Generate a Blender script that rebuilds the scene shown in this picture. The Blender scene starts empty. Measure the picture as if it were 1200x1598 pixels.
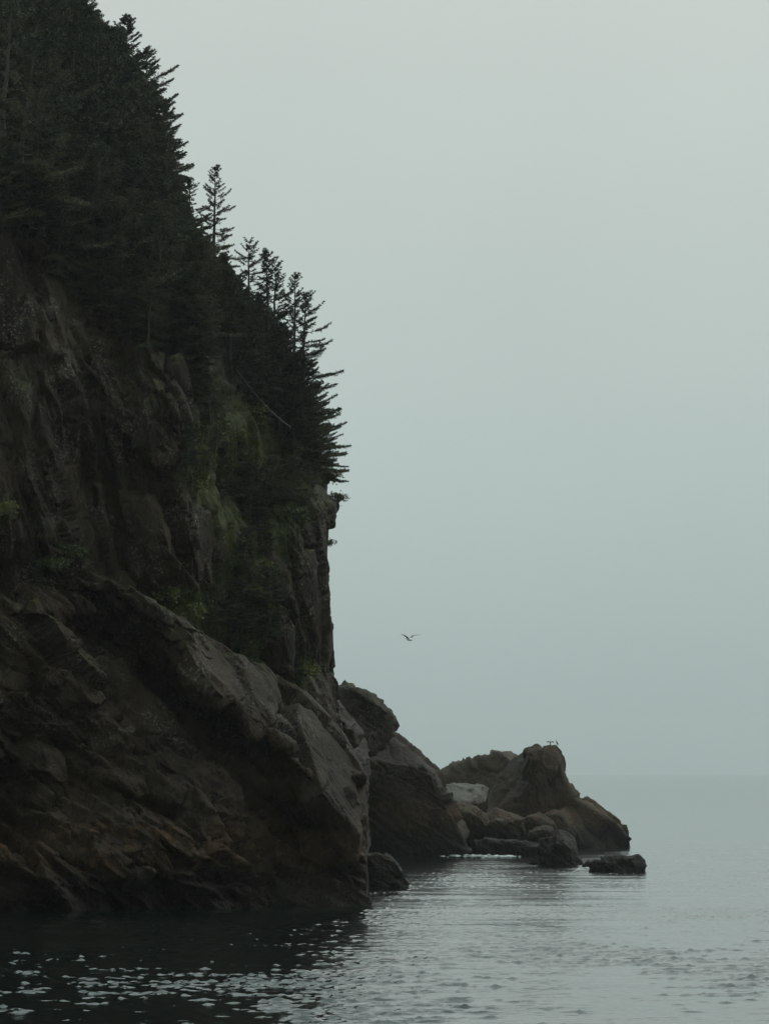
import bpy, bmesh, math
import numpy as np
from mathutils import Vector, Matrix

sc = bpy.context.scene
col = sc.collection
R = math.radians

# ------------------------------------------------------------------ camera
CAM_H = 9.0
FPX, HORIZON = 6500.0, 1203.0          # focal length and horizon row of the 1200 x 1598 frame
PITCH = math.atan((HORIZON - 799.0) / FPX)
cam_d = bpy.data.cameras.new('camera')
cam_d.sensor_fit = 'VERTICAL'; cam_d.sensor_height = 36.0
cam_d.lens = FPX / 1598.0 * 36.0
cam_d.clip_end = 20000
cam = bpy.data.objects.new('camera', cam_d)
cam.location = (0, 0, CAM_H); cam.rotation_euler = (math.pi / 2 + PITCH, 0, 0)
col.objects.link(cam); sc.camera = cam

# ------------------------------------------------------------------ sky, sun, exposure
SUN_EL, SUN_AZ = R(50), R(62)           # azimuth measured from +Y (away from the camera) towards +X
world = bpy.data.worlds.new('World'); sc.world = world; world.use_nodes = True
wt = world.node_tree; wt.nodes.clear()
w_out = wt.nodes.new('ShaderNodeOutputWorld')
w_bg = wt.nodes.new('ShaderNodeBackground'); w_bg.inputs['Strength'].default_value = 0.1
w_sky = wt.nodes.new('ShaderNodeTexSky'); w_sky.sky_type = 'NISHITA'; w_sky.sun_disc = False
w_sky.sun_elevation = SUN_EL; w_sky.sun_rotation = SUN_AZ
w_sky.air_density = 1.0; w_sky.dust_density = 4.0
w_tc = wt.nodes.new('ShaderNodeTexCoord')
w_sep = wt.nodes.new('ShaderNodeSeparateXYZ')
w_ramp = wt.nodes.new('ShaderNodeValToRGB')     # an even overcast: dim at the horizon, brighter overhead
el = w_ramp.color_ramp.elements
el[0].position = 0.0; el[0].color = (0.358, 0.443, 0.438, 1)
el[1].position = 1.0; el[1].color = (1.00, 1.28, 1.24, 1)
e = w_ramp.color_ramp.elements.new(0.07); e.color = (0.452, 0.538, 0.520, 1)
e = w_ramp.color_ramp.elements.new(0.18); e.color = (0.565, 0.620, 0.585, 1)
w_mul = wt.nodes.new('ShaderNodeVectorMath'); w_mul.operation = 'SCALE'; w_mul.inputs['Scale'].default_value = 10.0
w_mix = wt.nodes.new('ShaderNodeMix'); w_mix.data_type = 'RGBA'; w_mix.inputs[0].default_value = 0.96
wt.links.new(w_tc.outputs['Generated'], w_sep.inputs[0])
wt.links.new(w_sep.outputs['Z'], w_ramp.inputs[0])
w_nz = wt.nodes.new('ShaderNodeTexNoise'); w_nz.inputs['Scale'].default_value = 5.0; w_nz.inputs['Detail'].default_value = 4.0
w_mr = wt.nodes.new('ShaderNodeMapRange'); w_mr.inputs[1].default_value = 0.3; w_mr.inputs[2].default_value = 0.7; w_mr.inputs[3].default_value = 9.55; w_mr.inputs[4].default_value = 10.45
wt.links.new(w_tc.outputs['Generated'], w_nz.inputs['Vector']); wt.links.new(w_nz.outputs['Fac'], w_mr.inputs[0]); wt.links.new(w_mr.outputs[0], w_mul.inputs['Scale'])
wt.links.new(w_ramp.outputs['Color'], w_mul.inputs[0])
wt.links.new(w_sky.outputs['Color'], w_mix.inputs[6])
wt.links.new(w_mul.outputs['Vector'], w_mix.inputs[7])
wt.links.new(w_mix.outputs[2], w_bg.inputs['Color'])
wt.links.new(w_bg.outputs[0], w_out.inputs[0])

sun_d = bpy.data.lights.new('sun', 'SUN'); sun_d.energy = 1.1; sun_d.angle = R(40); sun_d.color = (1.0, 0.97, 0.92)
sun = bpy.data.objects.new('sun', sun_d); col.objects.link(sun)
sdir = Vector((math.sin(SUN_AZ) * math.cos(SUN_EL), math.cos(SUN_AZ) * math.cos(SUN_EL), math.sin(SUN_EL)))
sun.rotation_euler = sdir.to_track_quat('Z', 'Y').to_euler(); sun.location = (40, 60, 120)

sc.view_settings.view_transform = 'Standard'; sc.view_settings.look = 'None'
sc.view_settings.exposure = 0.0; sc.view_settings.gamma = 1.0
sc.render.engine = 'CYCLES'
sc.cycles.use_denoising = True
sc.cycles.max_bounces = 6; sc.cycles.diffuse_bounces = 2; sc.cycles.glossy_bounces = 3
sc.cycles.transmission_bounces = 2; sc.cycles.volume_bounces = 1; sc.cycles.transparent_max_bounces = 4
sc.cycles.sample_clamp_indirect = 4.0

# ------------------------------------------------------------------ geometry helpers
def P(px, py, D):
    """the point at distance D (metres along +Y) seen at a place of the photograph"""
    dx = (px - 600.0) / FPX; dy = (799.0 - py) / FPX
    wy = math.cos(PITCH) - dy * math.sin(PITCH); wz = math.sin(PITCH) + dy * math.cos(PITCH)
    t = D / wy
    return np.array((dx * t, D, CAM_H + wz * t))

def far(D):
    """distance of things whose foot stands in the water"""
    return D * FPX / 3000.0
def cliff_far(D):
    return 268.0 + (D - 140.0) * 1.1

def project(v):
    x, y, z = v[:, 0], v[:, 1], v[:, 2] - CAM_H
    f = y * math.cos(PITCH) + z * math.sin(PITCH)
    u = -y * math.sin(PITCH) + z * math.cos(PITCH)
    return 600 + FPX * x / f, 799 - FPX * u / f

def _hash(ix, iy, iz, k):
    h = (ix.astype(np.int64) * 374761393 + iy.astype(np.int64) * 668265263 + iz.astype(np.int64) * 2147483647 + k * 974634757) & 0xFFFFFFFF
    h = ((h ^ (h >> 13)) * 1274126177) & 0xFFFFFFFF
    h = ((h ^ (h >> 15)) * 2246822519) & 0xFFFFFFFF
    return ((h ^ (h >> 16)) & 0xFFFFFF).astype(np.float64) / float(0xFFFFFF)

def vnoise(p, seed=0):
    i = np.floor(p).astype(np.int64); f = p - i; f = f * f * f * (f * (f * 6 - 15) + 10)
    r = 0
    for a in (0, 1):
        for b in (0, 1):
            for c in (0, 1):
                w = (f[:, 0] if a else 1 - f[:, 0]) * (f[:, 1] if b else 1 - f[:, 1]) * (f[:, 2] if c else 1 - f[:, 2])
                r = r + w * _hash(i[:, 0] + a, i[:, 1] + b, i[:, 2] + c, seed)
    return r * 2 - 1

def fbm(p, octaves=4, seed=0, gain=0.5):
    r = 0; a = 1.0; q = p.copy()
    for o in range(octaves):
        r = r + a * vnoise(q, seed + o * 17); a *= gain; q = q * 2.03 + 7.1
    return r

def facets(p, frame, size, seed):
    """fractured-rock relief: every cell of a jittered lattice is its own tilted face. Returns relief (-1..1) and distance to the joint"""
    q = (p @ np.array(frame).T) / np.array(size)
    i0 = np.floor(q).astype(np.int64)
    n = len(q); f1 = np.full(n, 1e9); f2 = np.full(n, 1e9); val = np.zeros(n)
    for a in (-1, 0, 1):
        for b in (-1, 0, 1):
            for c in (-1, 0, 1):
                ix, iy, iz = i0[:, 0] + a, i0[:, 1] + b, i0[:, 2] + c
                ox = q[:, 0] - (ix + 0.1 + 0.8 * _hash(ix, iy, iz, seed)); oy = q[:, 1] - (iy + 0.1 + 0.8 * _hash(ix, iy, iz, seed + 1)); oz = q[:, 2] - (iz + 0.1 + 0.8 * _hash(ix, iy, iz, seed + 2))
                d = ox * ox + oy * oy + oz * oz
                v = (_hash(ix, iy, iz, seed + 3) * 2 - 1) * 0.75 + (_hash(ix, iy, iz, seed + 4) * 2 - 1) * ox * 1.1 + (_hash(ix, iy, iz, seed + 5) * 2 - 1) * oy * 1.6
                near = d < f1
                f2 = np.where(near, f1, np.minimum(f2, d)); val = np.where(near, v, val); f1 = np.where(near, d, f1)
    return val, np.sqrt(f2) - np.sqrt(f1)

def frame_from(axis):
    """rows: along the grain, across it in the face, into the rock"""
    a = np.array(axis, float); a /= np.linalg.norm(a)
    n = np.array((0.12, -1.0, 0.1)); n -= a * n.dot(a); n /= np.linalg.norm(n)
    return np.array((a, np.cross(n, a), n))

def make_mesh(name, v, faces, mat, smooth=True, attrs=None):
    m = bpy.data.meshes.new(name)
    v = np.asarray(v, np.float32); f = np.asarray(faces, np.int32)
    k = f.shape[1]
    m.vertices.add(len(v)); m.vertices.foreach_set('co', v.ravel())
    m.loops.add(f.size); m.loops.foreach_set('vertex_index', f.ravel())
    m.polygons.add(len(f)); m.polygons.foreach_set('loop_start', np.arange(0, f.size, k, dtype=np.int32))
    m.polygons.foreach_set('loop_total', np.full(len(f), k, np.int32))
    if smooth: m.polygons.foreach_set('use_smooth', np.ones(len(f), bool))
    for an, av in (attrs or {}).items():
        at = m.attributes.new(an, 'FLOAT', 'POINT'); at.data.foreach_set('value', np.asarray(av, np.float32))
    m.update(calc_edges=True); m.validate()
    if mat: m.materials.append(mat)
    return m

def link(name, mesh, parent=None):
    o = bpy.data.objects.new(name, mesh); col.objects.link(o)
    if parent is not None: o.parent = parent
    return o

def tag(o, label=None, cat=None, group=None, kind=None):
    if label: o['label'] = label
    if cat: o['category'] = cat
    if group: o['group'] = group
    if kind: o['kind'] = kind
    return o

def grid_faces(nr, nc):
    i = np.arange(nr * nc).reshape(nr, nc)
    return np.stack((i[:-1, :-1], i[:-1, 1:], i[1:, 1:], i[1:, :-1]), -1).reshape(-1, 4)

def grid_normals(g):
    du = np.gradient(g, axis=1); dv = np.gradient(g, axis=0)
    n = np.cross(du, dv); n /= np.linalg.norm(n, axis=2, keepdims=True) + 1e-9
    return n

def mesh_normals(v, f):
    fn = np.cross(v[f[:, 1]] - v[f[:, 0]], v[f[:, 2]] - v[f[:, 0]])
    n = np.zeros_like(v)
    for k in range(f.shape[1]): np.add.at(n, f[:, k], fn)
    return n / (np.linalg.norm(n, axis=1, keepdims=True) + 1e-12)

def spline(tab, n_sub):
    """Catmull-Rom through axis 0 of tab, n_sub[i] steps in interval i"""
    pts = []
    m = len(tab)
    for i in range(m - 1):
        p0, p1, p2, p3 = tab[max(i - 1, 0)], tab[i], tab[i + 1], tab[min(i + 2, m - 1)]
        for t in np.linspace(0, 1, n_sub[i], endpoint=False):
            lin = p1 + (p2 - p1) * t
            cr = 0.5 * (2 * p1 + (p2 - p0) * t + (2 * p0 - 5 * p1 + 4 * p2 - p3) * t * t + (3 * p1 - p0 - 3 * p2 + p3) * t ** 3)
            pts.append(0.5 * lin + 0.5 * cr)
    pts.append(tab[-1])
    return np.array(pts)

def fine_grid(cage, step_u, step_v, fine_cols=None, fine_rows=None):
    c = np.array(cage)                                   # rows x cols x 3
    dv = np.linalg.norm(np.diff(c, axis=0), axis=2).mean(1); du = np.linalg.norm(np.diff(c, axis=1), axis=2).mean(0)
    su = np.array([step_u if fine_cols is None or fine_cols[0] <= k < fine_cols[1] else step_u * 6 for k in range(len(du))])
    sv = np.array([step_v if fine_rows is None or fine_rows[0] <= k < fine_rows[1] else step_v * 4 for k in range(len(dv))])
    g = spline(c, np.maximum(2, (dv / sv).astype(int)))
    nu = np.maximum(2, (du / su).astype(int)); ramp = []
    for k, m_ in enumerate(nu): ramp += [1.0 if fine_cols is None or k < fine_cols[1] - 1 else 0.0] * m_
    ramp = np.array(ramp + [ramp[-1]]); ker = np.ones(25) / 25; ramp = np.convolve(np.pad(ramp, 12, mode='edge'), ker, 'valid')
    g = spline(np.swapaxes(g, 0, 1), nu)
    return np.swapaxes(g, 0, 1), ramp

def inside(poly, x, y):
    r = np.zeros(len(x), bool); n = len(poly)
    for i in range(n):
        x0, y0 = poly[i]; x1, y1 = poly[(i + 1) % n]
        if y0 == y1: continue
        r ^= ((y0 > y) != (y1 > y)) & (x < (x1 - x0) * (y - y0) / (y1 - y0) + x0)
    return r

def sstep(a, b, x):
    t = np.clip((x - a) / (b - a), 0, 1); return t * t * (3 - 2 * t)

# ------------------------------------------------------------------ materials
def new_mat(name):
    m = bpy.data.materials.new(name); m.use_nodes = True
    nt = m.node_tree
    return m, nt, nt.nodes['Principled BSDF']

class NB:
    """small node builder"""
    def __init__(s, nt): s.nt = nt
    def n(s, typ, **kw):
        nd = s.nt.nodes.new(typ)
        for k, v in kw.items(): setattr(nd, k, v)
        return nd
    def l(s, a, b): s.nt.links.new(a, b)
    def val(s, sock, v):
        if hasattr(v, 'is_linked') or isinstance(v, bpy.types.NodeSocket): s.l(v, sock)
        else: sock.default_value = v
    def math(s, op, a, b=0.0, clamp=False):
        nd = s.n('ShaderNodeMath', operation=op, use_clamp=clamp); s.val(nd.inputs[0], a); s.val(nd.inputs[1], b); return nd.outputs[0]
    def noise(s, vec, scale, detail=4.0, rough=0.55):
        nd = s.n('ShaderNodeTexNoise'); s.l(vec, nd.inputs['Vector']); nd.inputs['Scale'].default_value = scale
        nd.inputs['Detail'].default_value = detail; nd.inputs['Roughness'].default_value = rough; return nd.outputs['Fac']
    def voro(s, vec, scale, feature='F1'):
        nd = s.n('ShaderNodeTexVoronoi', feature=feature); s.l(vec, nd.inputs['Vector']); nd.inputs['Scale'].default_value = scale; return nd.outputs['Distance']
    def ramp(s, f, a, b):
        nd = s.n('ShaderNodeMapRange', interpolation_type='SMOOTHSTEP'); s.l(f, nd.inputs[0]); nd.inputs[1].default_value = a; nd.inputs[2].default_value = b; return nd.outputs[0]
    def mix(s, f, a, b):
        nd = s.n('ShaderNodeMix', data_type='RGBA'); s.val(nd.inputs[0], f); s.val(nd.inputs[6], a); s.val(nd.inputs[7], b); return nd.outputs[2]
    def scaled(s, vec, sx, sy, sz):
        nd = s.n('ShaderNodeVectorMath', operation='MULTIPLY'); s.l(vec, nd.inputs[0]); nd.inputs[1].default_value = (sx, sy, sz); return nd.outputs[0]

def rock_material(name, dark, mid, light, rust=1.0, lichen=1.0, moss=1.0):
    m, nt, bs = new_mat(name); b = NB(nt)
    geo = b.n('ShaderNodeNewGeometry'); pos = geo.outputs['Position']
    sp = b.n('ShaderNodeSeparateXYZ'); b.l(pos, sp.inputs[0]); z = sp.outputs['Z']
    sn = b.n('ShaderNodeSeparateXYZ'); b.l(geo.outputs['Normal'], sn.inputs[0]); nz = sn.outputs['Z']
    big = b.noise(pos, 0.16, 5.0); fine = b.noise(pos, 1.7, 9.0, 0.65)
    streak = b.noise(b.scaled(pos, 1.0, 1.0, 0.13), 1.1, 6.0, 0.6)
    c = b.mix(b.ramp(fine, 0.40, 0.62), dark + (1,), mid + (1,))
    c = b.mix(b.math('MULTIPLY', b.ramp(big, 0.42, 0.66), 0.75), c, light + (1,))
    c = b.mix(b.math('MULTIPLY', b.ramp(streak, 0.55, 0.72), 0.6), c, tuple(x * 0.45 for x in dark) + (1,))
    # red-brown iron staining in broad patches
    c = b.mix(b.math('MULTIPLY', b.ramp(b.noise(pos, 0.11, 3.0), 0.50, 0.68), 0.5), c, (mid[0] * 1.25, mid[1] * 0.95, mid[2] * 0.72, 1))
    # pale lichen flecks in drifts
    li = b.math('MULTIPLY', b.ramp(b.noise(b.scaled(pos, 1, 1, 0.6), 0.45, 4.0), 0.46, 0.62), b.ramp(b.noise(pos, 5.0, 5.0, 0.8), 0.53, 0.60))
    li = b.math('MULTIPLY', li, b.ramp(z, 8.0, 13.0))
    c = b.mix(b.math('MULTIPLY', li, 0.8 * lichen), c, (0.135, 0.128, 0.105, 1))
    # moss and turf on ledges
    at = b.n('ShaderNodeAttribute', attribute_name='veg')
    mo = b.math('MULTIPLY', b.ramp(nz, 0.40, 0.75), b.ramp(b.noise(pos, 0.8, 5.0), 0.46, 0.60))
    mo = b.math('MULTIPLY', mo, b.ramp(z, 13.0, 18.0))
    mo = b.math('MAXIMUM', b.math('MULTIPLY', mo, moss), b.math('MULTIPLY', at.outputs['Fac'], b.ramp(b.math('ADD', b.noise(pos, 1.3, 6.0), b.math('MULTIPLY', nz, 0.25)), 0.27, 0.42)))
    mossc = b.mix(b.ramp(b.noise(pos, 2.2, 4.0), 0.35, 0.65), (0.016, 0.023, 0.006, 1), (0.044, 0.050, 0.012, 1))
    c = b.mix(b.math('MULTIPLY', mo, 0.92), c, mossc)
    fl = b.n('ShaderNodeAttribute', attribute_name='duff')
    c = b.mix(fl.outputs['Fac'], c, b.mix(fine, (0.012, 0.011, 0.007, 1), (0.026, 0.024, 0.013, 1)))
    # tide zone: rockweed rust above, black lichen and barnacle below
    zn = b.math('ADD', z, b.math('MULTIPLY', b.math('SUBTRACT', b.noise(pos, 0.35, 4.0), 0.5), 2.6))
    ru = b.math('MULTIPLY', b.ramp(zn, 6.0, 5.3), b.ramp(b.noise(pos, 0.55, 6.0), 0.36, 0.58))
    rustc = b.mix(b.ramp(b.noise(pos, 2.6, 6.0), 0.38, 0.64), (0.020, 0.0105, 0.0045, 1), (0.056, 0.030, 0.011, 1))
    c = b.mix(b.math('MULTIPLY', ru, 0.9 * rust), c, rustc)
    bl = b.ramp(zn, 3.4, 1.9)
    c = b.mix(b.math('MULTIPLY', bl, 0.92), c, (0.009, 0.007, 0.005, 1))
    b.l(c, bs.inputs['Base Color'])
    ro = b.n('ShaderNodeMapRange'); b.l(fine, ro.inputs[0]); ro.inputs[3].default_value = 0.50; ro.inputs[4].default_value = 0.80
    b.l(ro.outputs[0], bs.inputs['Roughness']); bs.inputs['Specular IOR Level'].default_value = 0.14
    h = b.math('ADD', b.math('MULTIPLY', b.noise(pos, 6.0, 9.0, 0.72), 0.6), b.math('MULTIPLY', b.ramp(b.voro(b.scaled(pos, 1.0, 1.0, 0.35), 1.3, 'DISTANCE_TO_EDGE'), 0.0, 0.05), 0.35))
    h = b.math('ADD', h, b.math('MULTIPLY', b.voro(b.scaled(pos, 1.0, 1.0, 0.5), 3.6), 0.45))
    bp = b.n('ShaderNodeBump'); bp.inputs['Strength'].default_value = 1.0; bp.inputs['Distance'].default_value = 0.16
    b.l(h, bp.inputs['Height']); b.l(bp.outputs[0], bs.inputs['Normal'])
    return m

M = {}
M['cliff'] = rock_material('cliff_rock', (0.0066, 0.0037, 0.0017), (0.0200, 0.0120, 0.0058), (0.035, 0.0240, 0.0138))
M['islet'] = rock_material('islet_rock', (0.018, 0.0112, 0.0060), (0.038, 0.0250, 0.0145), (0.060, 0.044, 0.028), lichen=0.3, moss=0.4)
M['pale'] = rock_material('pale_rock', (0.055, 0.050, 0.042), (0.10, 0.093, 0.08), (0.14, 0.132, 0.115), lichen=0.3, moss=0.0)

def foliage_material(name, c0, c1, trans=0.12):
    m, nt, bs = new_mat(name); b = NB(nt)
    geo = b.n('ShaderNodeNewGeometry'); oi = b.n('ShaderNodeObjectInfo')
    f = b.math('ADD', b.noise(geo.outputs['Position'], 0.9, 4.0), b.math('MULTIPLY', b.math('SUBTRACT', oi.outputs['Random'], 0.5), 0.5))
    c = b.mix(b.ramp(f, 0.32, 0.70), c0 + (1,), c1 + (1,))
    b.l(c, bs.inputs['Base Color']); bs.inputs['Roughness'].default_value = 0.65; bs.inputs['Specular IOR Level'].default_value = 0.25
    tr = b.n('ShaderNodeBsdfTranslucent'); b.l(c, tr.inputs['Color'])
    mx = b.n('ShaderNodeMixShader'); mx.inputs[0].default_value = trans
    b.l(bs.outputs[0], mx.inputs[1]); b.l(tr.outputs[0], mx.inputs[2]); b.l(mx.outputs[0], nt.nodes['Material Output'].inputs[0])
    return m
M['spruce'] = foliage_material('spruce_needles', (0.019, 0.023, 0.012), (0.060, 0.062, 0.032))
M['shrub'] = foliage_material('shrub_leaves', (0.032, 0.045, 0.011), (0.085, 0.096, 0.024))
M['grass'] = foliage_material('grass_blades', (0.026, 0.034, 0.008), (0.080, 0.082, 0.020), 0.2)

def simple(name, c, rough=0.8, bump=0.0, var=0.35, scale=6.0):
    m, nt, bs = new_mat(name); b = NB(nt)
    tc = b.n('ShaderNodeTexCoord'); nz = b.noise(tc.outputs['Object'], scale, 6.0, 0.65)
    b.l(b.mix(nz, tuple(x * (1 - var) for x in c) + (1,), tuple(min(1, x * (1 + var)) for x in c) + (1,)), bs.inputs['Base Color'])
    bs.inputs['Roughness'].default_value = rough
    if bump:
        bp = b.n('ShaderNodeBump'); bp.inputs['Strength'].default_value = 0.7; bp.inputs['Distance'].default_value = bump
        b.l(nz, bp.inputs['Height']); b.l(bp.outputs[0], bs.inputs['Normal'])
    return m
M['bark'] = simple('spruce_bark', (0.050, 0.042, 0.034), 0.9, 0.03)
M['dead'] = simple('dead_wood', (0.09, 0.085, 0.075), 0.85, 0.02)
M['foam'] = simple('sea_foam', (0.62, 0.66, 0.65), 0.7, 0.03, 0.15, 3.0)
M['plume'] = simple('dark_plumage', (0.022, 0.022, 0.021), 0.6)
M['beak'] = simple('beak_horn', (0.20, 0.15, 0.05), 0.5)

def water_material():
    m, nt, bs = new_mat('sea_water'); b = NB(nt)
    geo = b.n('ShaderNodeNewGeometry'); pos = geo.outputs['Position']
    bs.inputs['Base Color'].default_value = (0.002, 0.0055, 0.0052, 1)
    bs.inputs['IOR'].default_value = 1.60; bs.inputs['Roughness'].default_value = 0.07
    h = b.noise(b.scaled(pos, 1.0, 0.8, 1.0), 1.7, 4.0, 0.58)
    bp = b.n('ShaderNodeBump'); bp.inputs['Strength'].default_value = 1.0; bp.inputs['Distance'].default_value = 0.032
    b.l(h, bp.inputs['Height']); b.l(bp.outputs[0], bs.inputs['Normal'])
    return m
M['water'] = water_material()

# ------------------------------------------------------------------ the sea
def build_sea():
    def lines(a, b, step0, grow, far):
        out = [a]; x = a
        while x < b: x += step0; out.append(x)
        return out
    ys = [141.0]
    while ys[-1] < 9000:
        y_ = ys[-1]
        ys.append(y_ + (0.09 * (y_ / 150.0) ** 2 if y_ < 260 else 0.27 * (y_ / 260.0) ** 1.6 if y_ < 520 else y_ * 0.03))
    ys = [-2500, -1200, -500, -200, -100, -50, -20, 0, 20, 40, 60, 75, 90, 100, 112, 122, 130, 136, 139, 140] + ys
    ys = np.array(ys)
    xs = np.arange(-31, 45, 0.19); s = 0.3; r = [xs[-1]]
    while r[-1] < 4000: r.append(r[-1] + s); s *= 1.22
    s = 0.3; l = [xs[0]]
    while l[-1] > -4000: l.append(l[-1] - s); s *= 1.22
    xs = np.concatenate((np.array(l[1:])[::-1], xs, np.array(r[1:])))
    dy = np.gradient(ys); dx = np.gradient(xs)
    X, Y = np.meshgrid(xs, ys); Z = np.zeros_like(X); OX = np.zeros_like(X); OY = np.zeros_like(X)
    rng = np.random.default_rng(11)
    flat = np.stack((X.ravel(), Y.ravel(), np.zeros(X.size)), 1)
    # wavelets come in short bursts between smoother water
    gust = (sstep(0.05, 0.95, vnoise(flat * (0.7, 1.1, 1), 5) + 0.8 * vnoise(flat * (0.12, 0.045, 1), 6) + 0.6 * vnoise(flat * (2.2, 2.2, 1), 7))).reshape(X.shape)
    for k in range(66):
        swell = k < 14
        lam = rng.uniform(4.0, 16.0) if swell else 0.32 * (1.0 / 0.32) ** rng.random()
        th = R(264) + rng.normal(0, 0.5 if swell else 0.95)
        kx, ky = math.cos(th) * 2 * math.pi / lam, math.sin(th) * 2 * math.pi / lam
        a = 0.0009 * lam if swell else 0.0058 * lam
        # what the sheet is too coarse to carry is left out
        fade = np.clip((lam / np.maximum(dy * abs(math.sin(th)), 1e-3)[:, None] - 2.2) / 3.0, 0, 1) * np.clip((lam / np.maximum(dx * abs(math.cos(th)), 1e-3)[None, :] - 2.2) / 3.0, 0, 1)
        ph = kx * X + ky * Y + rng.random() * 6.283
        g = fade * (a if swell else a * (0.38 + 2.5 * gust))
        Z += g * np.sin(ph); q = g * np.cos(ph) * 0.9
        OX += math.cos(th) * q; OY += math.sin(th) * q
    v = np.stack((X + OX, Y + OY, Z), -1).reshape(-1, 3)
    o = link('sea', make_mesh('sea', v, grid_faces(len(ys), len(xs)), M['water']))
    tag(o, 'grey green rippled sea reaching into the mist', kind='structure')
build_sea()

# ------------------------------------------------------------------ the cliff
A_ROWS = [  # row in the picture, tip (px, distance), distances along the row
    (1450, (518, 166), [(-700, 128), (-250, 140), (0, 149), (300, 156), (500, 161)]),
    (1300, (518, 166), [(-700, 128), (-250, 140), (0, 149), (300, 156), (500, 161)]),
    (1150, (519, 167), [(-700, 128), (-250, 140), (0, 149), (300, 156), (500, 161)]),
    (1050, (521, 168), [(-700, 128), (-250, 140), (0, 148), (250, 154), (400, 158), (470, 162)]),
    (975, (516, 169), [(-700, 128), (-250, 140), (0, 146), (100, 147), (200, 152), (300, 154), (400, 158), (450, 160), (500, 163)]),
    (900, (512, 170), [(-700, 127), (-250, 139), (0, 145), (100, 146), (150, 150), (210, 151), (250, 150), (300, 154), (360, 158), (430, 161), (460, 160), (500, 163)]),
    (840, (509, 171), [(-700, 127), (-250, 138), (0, 144), (100, 145), (150, 151), (210, 151), (250, 149), (300, 153), (360, 159), (430, 162), (460, 161), (500, 164)]),
    (795, (510, 172), [(-700, 127), (-250, 138), (0, 144), (100, 146), (145, 151), (205, 151), (250, 149), (295, 153), (350, 159), (420, 164), (470, 163), (500, 166)]),
    (740, (500, 174), [(-700, 127), (-250, 137), (0, 144), (100, 146), (140, 151), (200, 151), (250, 149), (290, 152), (340, 160), (400, 165), (450, 168), (490, 170)]),
    (650, (474, 178), [(-700, 127), (-250, 138), (0, 145), (110, 147), (140, 151), (180, 150), (240, 149), (300, 150), (335, 157), (400, 167), (450, 172)]),
    (560, (432, 181), [(-700, 128), (-250, 140), (0, 146), (100, 148), (200, 152), (290, 152), (330, 160), (400, 172)]),
    (450, (352, 183), [(-700, 130), (-250, 143), (0, 148), (100, 151), (200, 158), (300, 169), (350, 177)]),
    (340, (278, 184), [(-700, 133), (-250, 146), (0, 150), (60, 152), (100, 157), (200, 169), (260, 177)]),
    (230, (212, 189), [(-700, 138), (-250, 150), (0, 158), (100, 170), (200, 183)]),
    (120, (156, 196), [(-700, 148), (-250, 160), (0, 170), (100, 183)]),
    (0, (95, 204), [(-700, 160), (-250, 172), (0, 185)]),
    (-120, (60, 213), [(-700, 172), (-250, 186), (0, 205)]),
    (-260, (-30, 225), [(-700, 186), (-250, 204)]),
]
def D_A(px, py):
    rows = sorted(A_ROWS, key=lambda r: r[0])
    vals = []
    for y, tip, ds in rows:
        ds = [d for d in ds if d[0] < tip[0] - 4]; xs = [d[0] for d in ds] + [tip[0]]; dd = [d[1] for d in ds] + [tip[1]]
        vals.append(np.interp(px, xs, dd))
    return cliff_far(float(np.interp(py, [r[0] for r in rows], vals)))
def D_B(px, py):
    d = far(np.interp(px, [-700, -250, 0, 300, 570], [114, 119, 123.5, 126, 129.5])) + (1420 - py) / 600 * 4.5
    e = np.interp(py, [900, 944, 1058, 1100, 1142, 1232, 1348, 1420], [190, 243, 312, 362, 424, 508, 574, 600]) - px   # left of the ridge: a hollow; right: falling back
    d += max(0.0, 955 - py) * 0.05          # the top runs back into the upper face
    if e > 0: d += 5.5 * math.exp(-((e - 95) / 85.0) ** 2) * float(sstep(0, 55, e)) * float(np.interp(py, [900, 1000, 1330, 1400], [0, 1, 1, 0]))
    else: d += -e * 0.065
    return float(d)

W_A = [0, .25, .45, .53, .57, .61, .65, .69, .73, .77, .81, .845, .88, .91, .94, .965, .985, 1.0]
BACK = [(-1, 4), (-10, 14), (-34, 34), (-90, 70), (-260, 120)]
def cage_A():
    out = []
    for y, tip, ds in A_ROWS:
        ds = [d for d in ds if d[0] < tip[0] - 4]; xs = [d[0] for d in ds] + [tip[0]]; dd = [d[1] for d in ds] + [tip[1]]
        row = []
        for w in W_A:
            px = -700 + (tip[0] + 700) * w
            row.append(P(px, y, cliff_far(float(np.interp(px, xs, dd)))))
        for bx, bd in BACK:
            p = P(tip[0] + bx, y, cliff_far(tip[1])); q = P(tip[0] + bx, y, cliff_far(tip[1]) + bd)
            row.append(np.array((q[0], q[1], p[2])))      # same height, further back
        out.append(row)
    top = [np.array((p[0] - 10, p[1] + 60, p[2] + 6)) for p in out[-1]]
    out.append(top)
    return out

FOREST = [(-720, 300), (-200, 330), (0, 322), (70, 345), (100, 400), (150, 455), (200, 515), (300, 545), (325, 560), (345, 600), (420, 680), (505, 745), (640, 700), (640, -900), (-720, -900)]
RAMP = [(312, 570), (345, 590), (420, 660), (515, 742), (500, 775), (462, 800), (450, 850), (438, 900), (430, 960), (445, 1000), (488, 1040), (470, 1085), (420, 1085), (395, 1030), (340, 1000), (255, 948), (235, 930), (270, 915), (330, 930), (352, 880), (345, 840), (325, 800), (280, 765), (262, 720), (290, 690), (318, 650)]
RIB = frame_from((0.24, 0.03, -1.0))
SLAB = frame_from((0.80, 0.10, -0.60))

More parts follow.
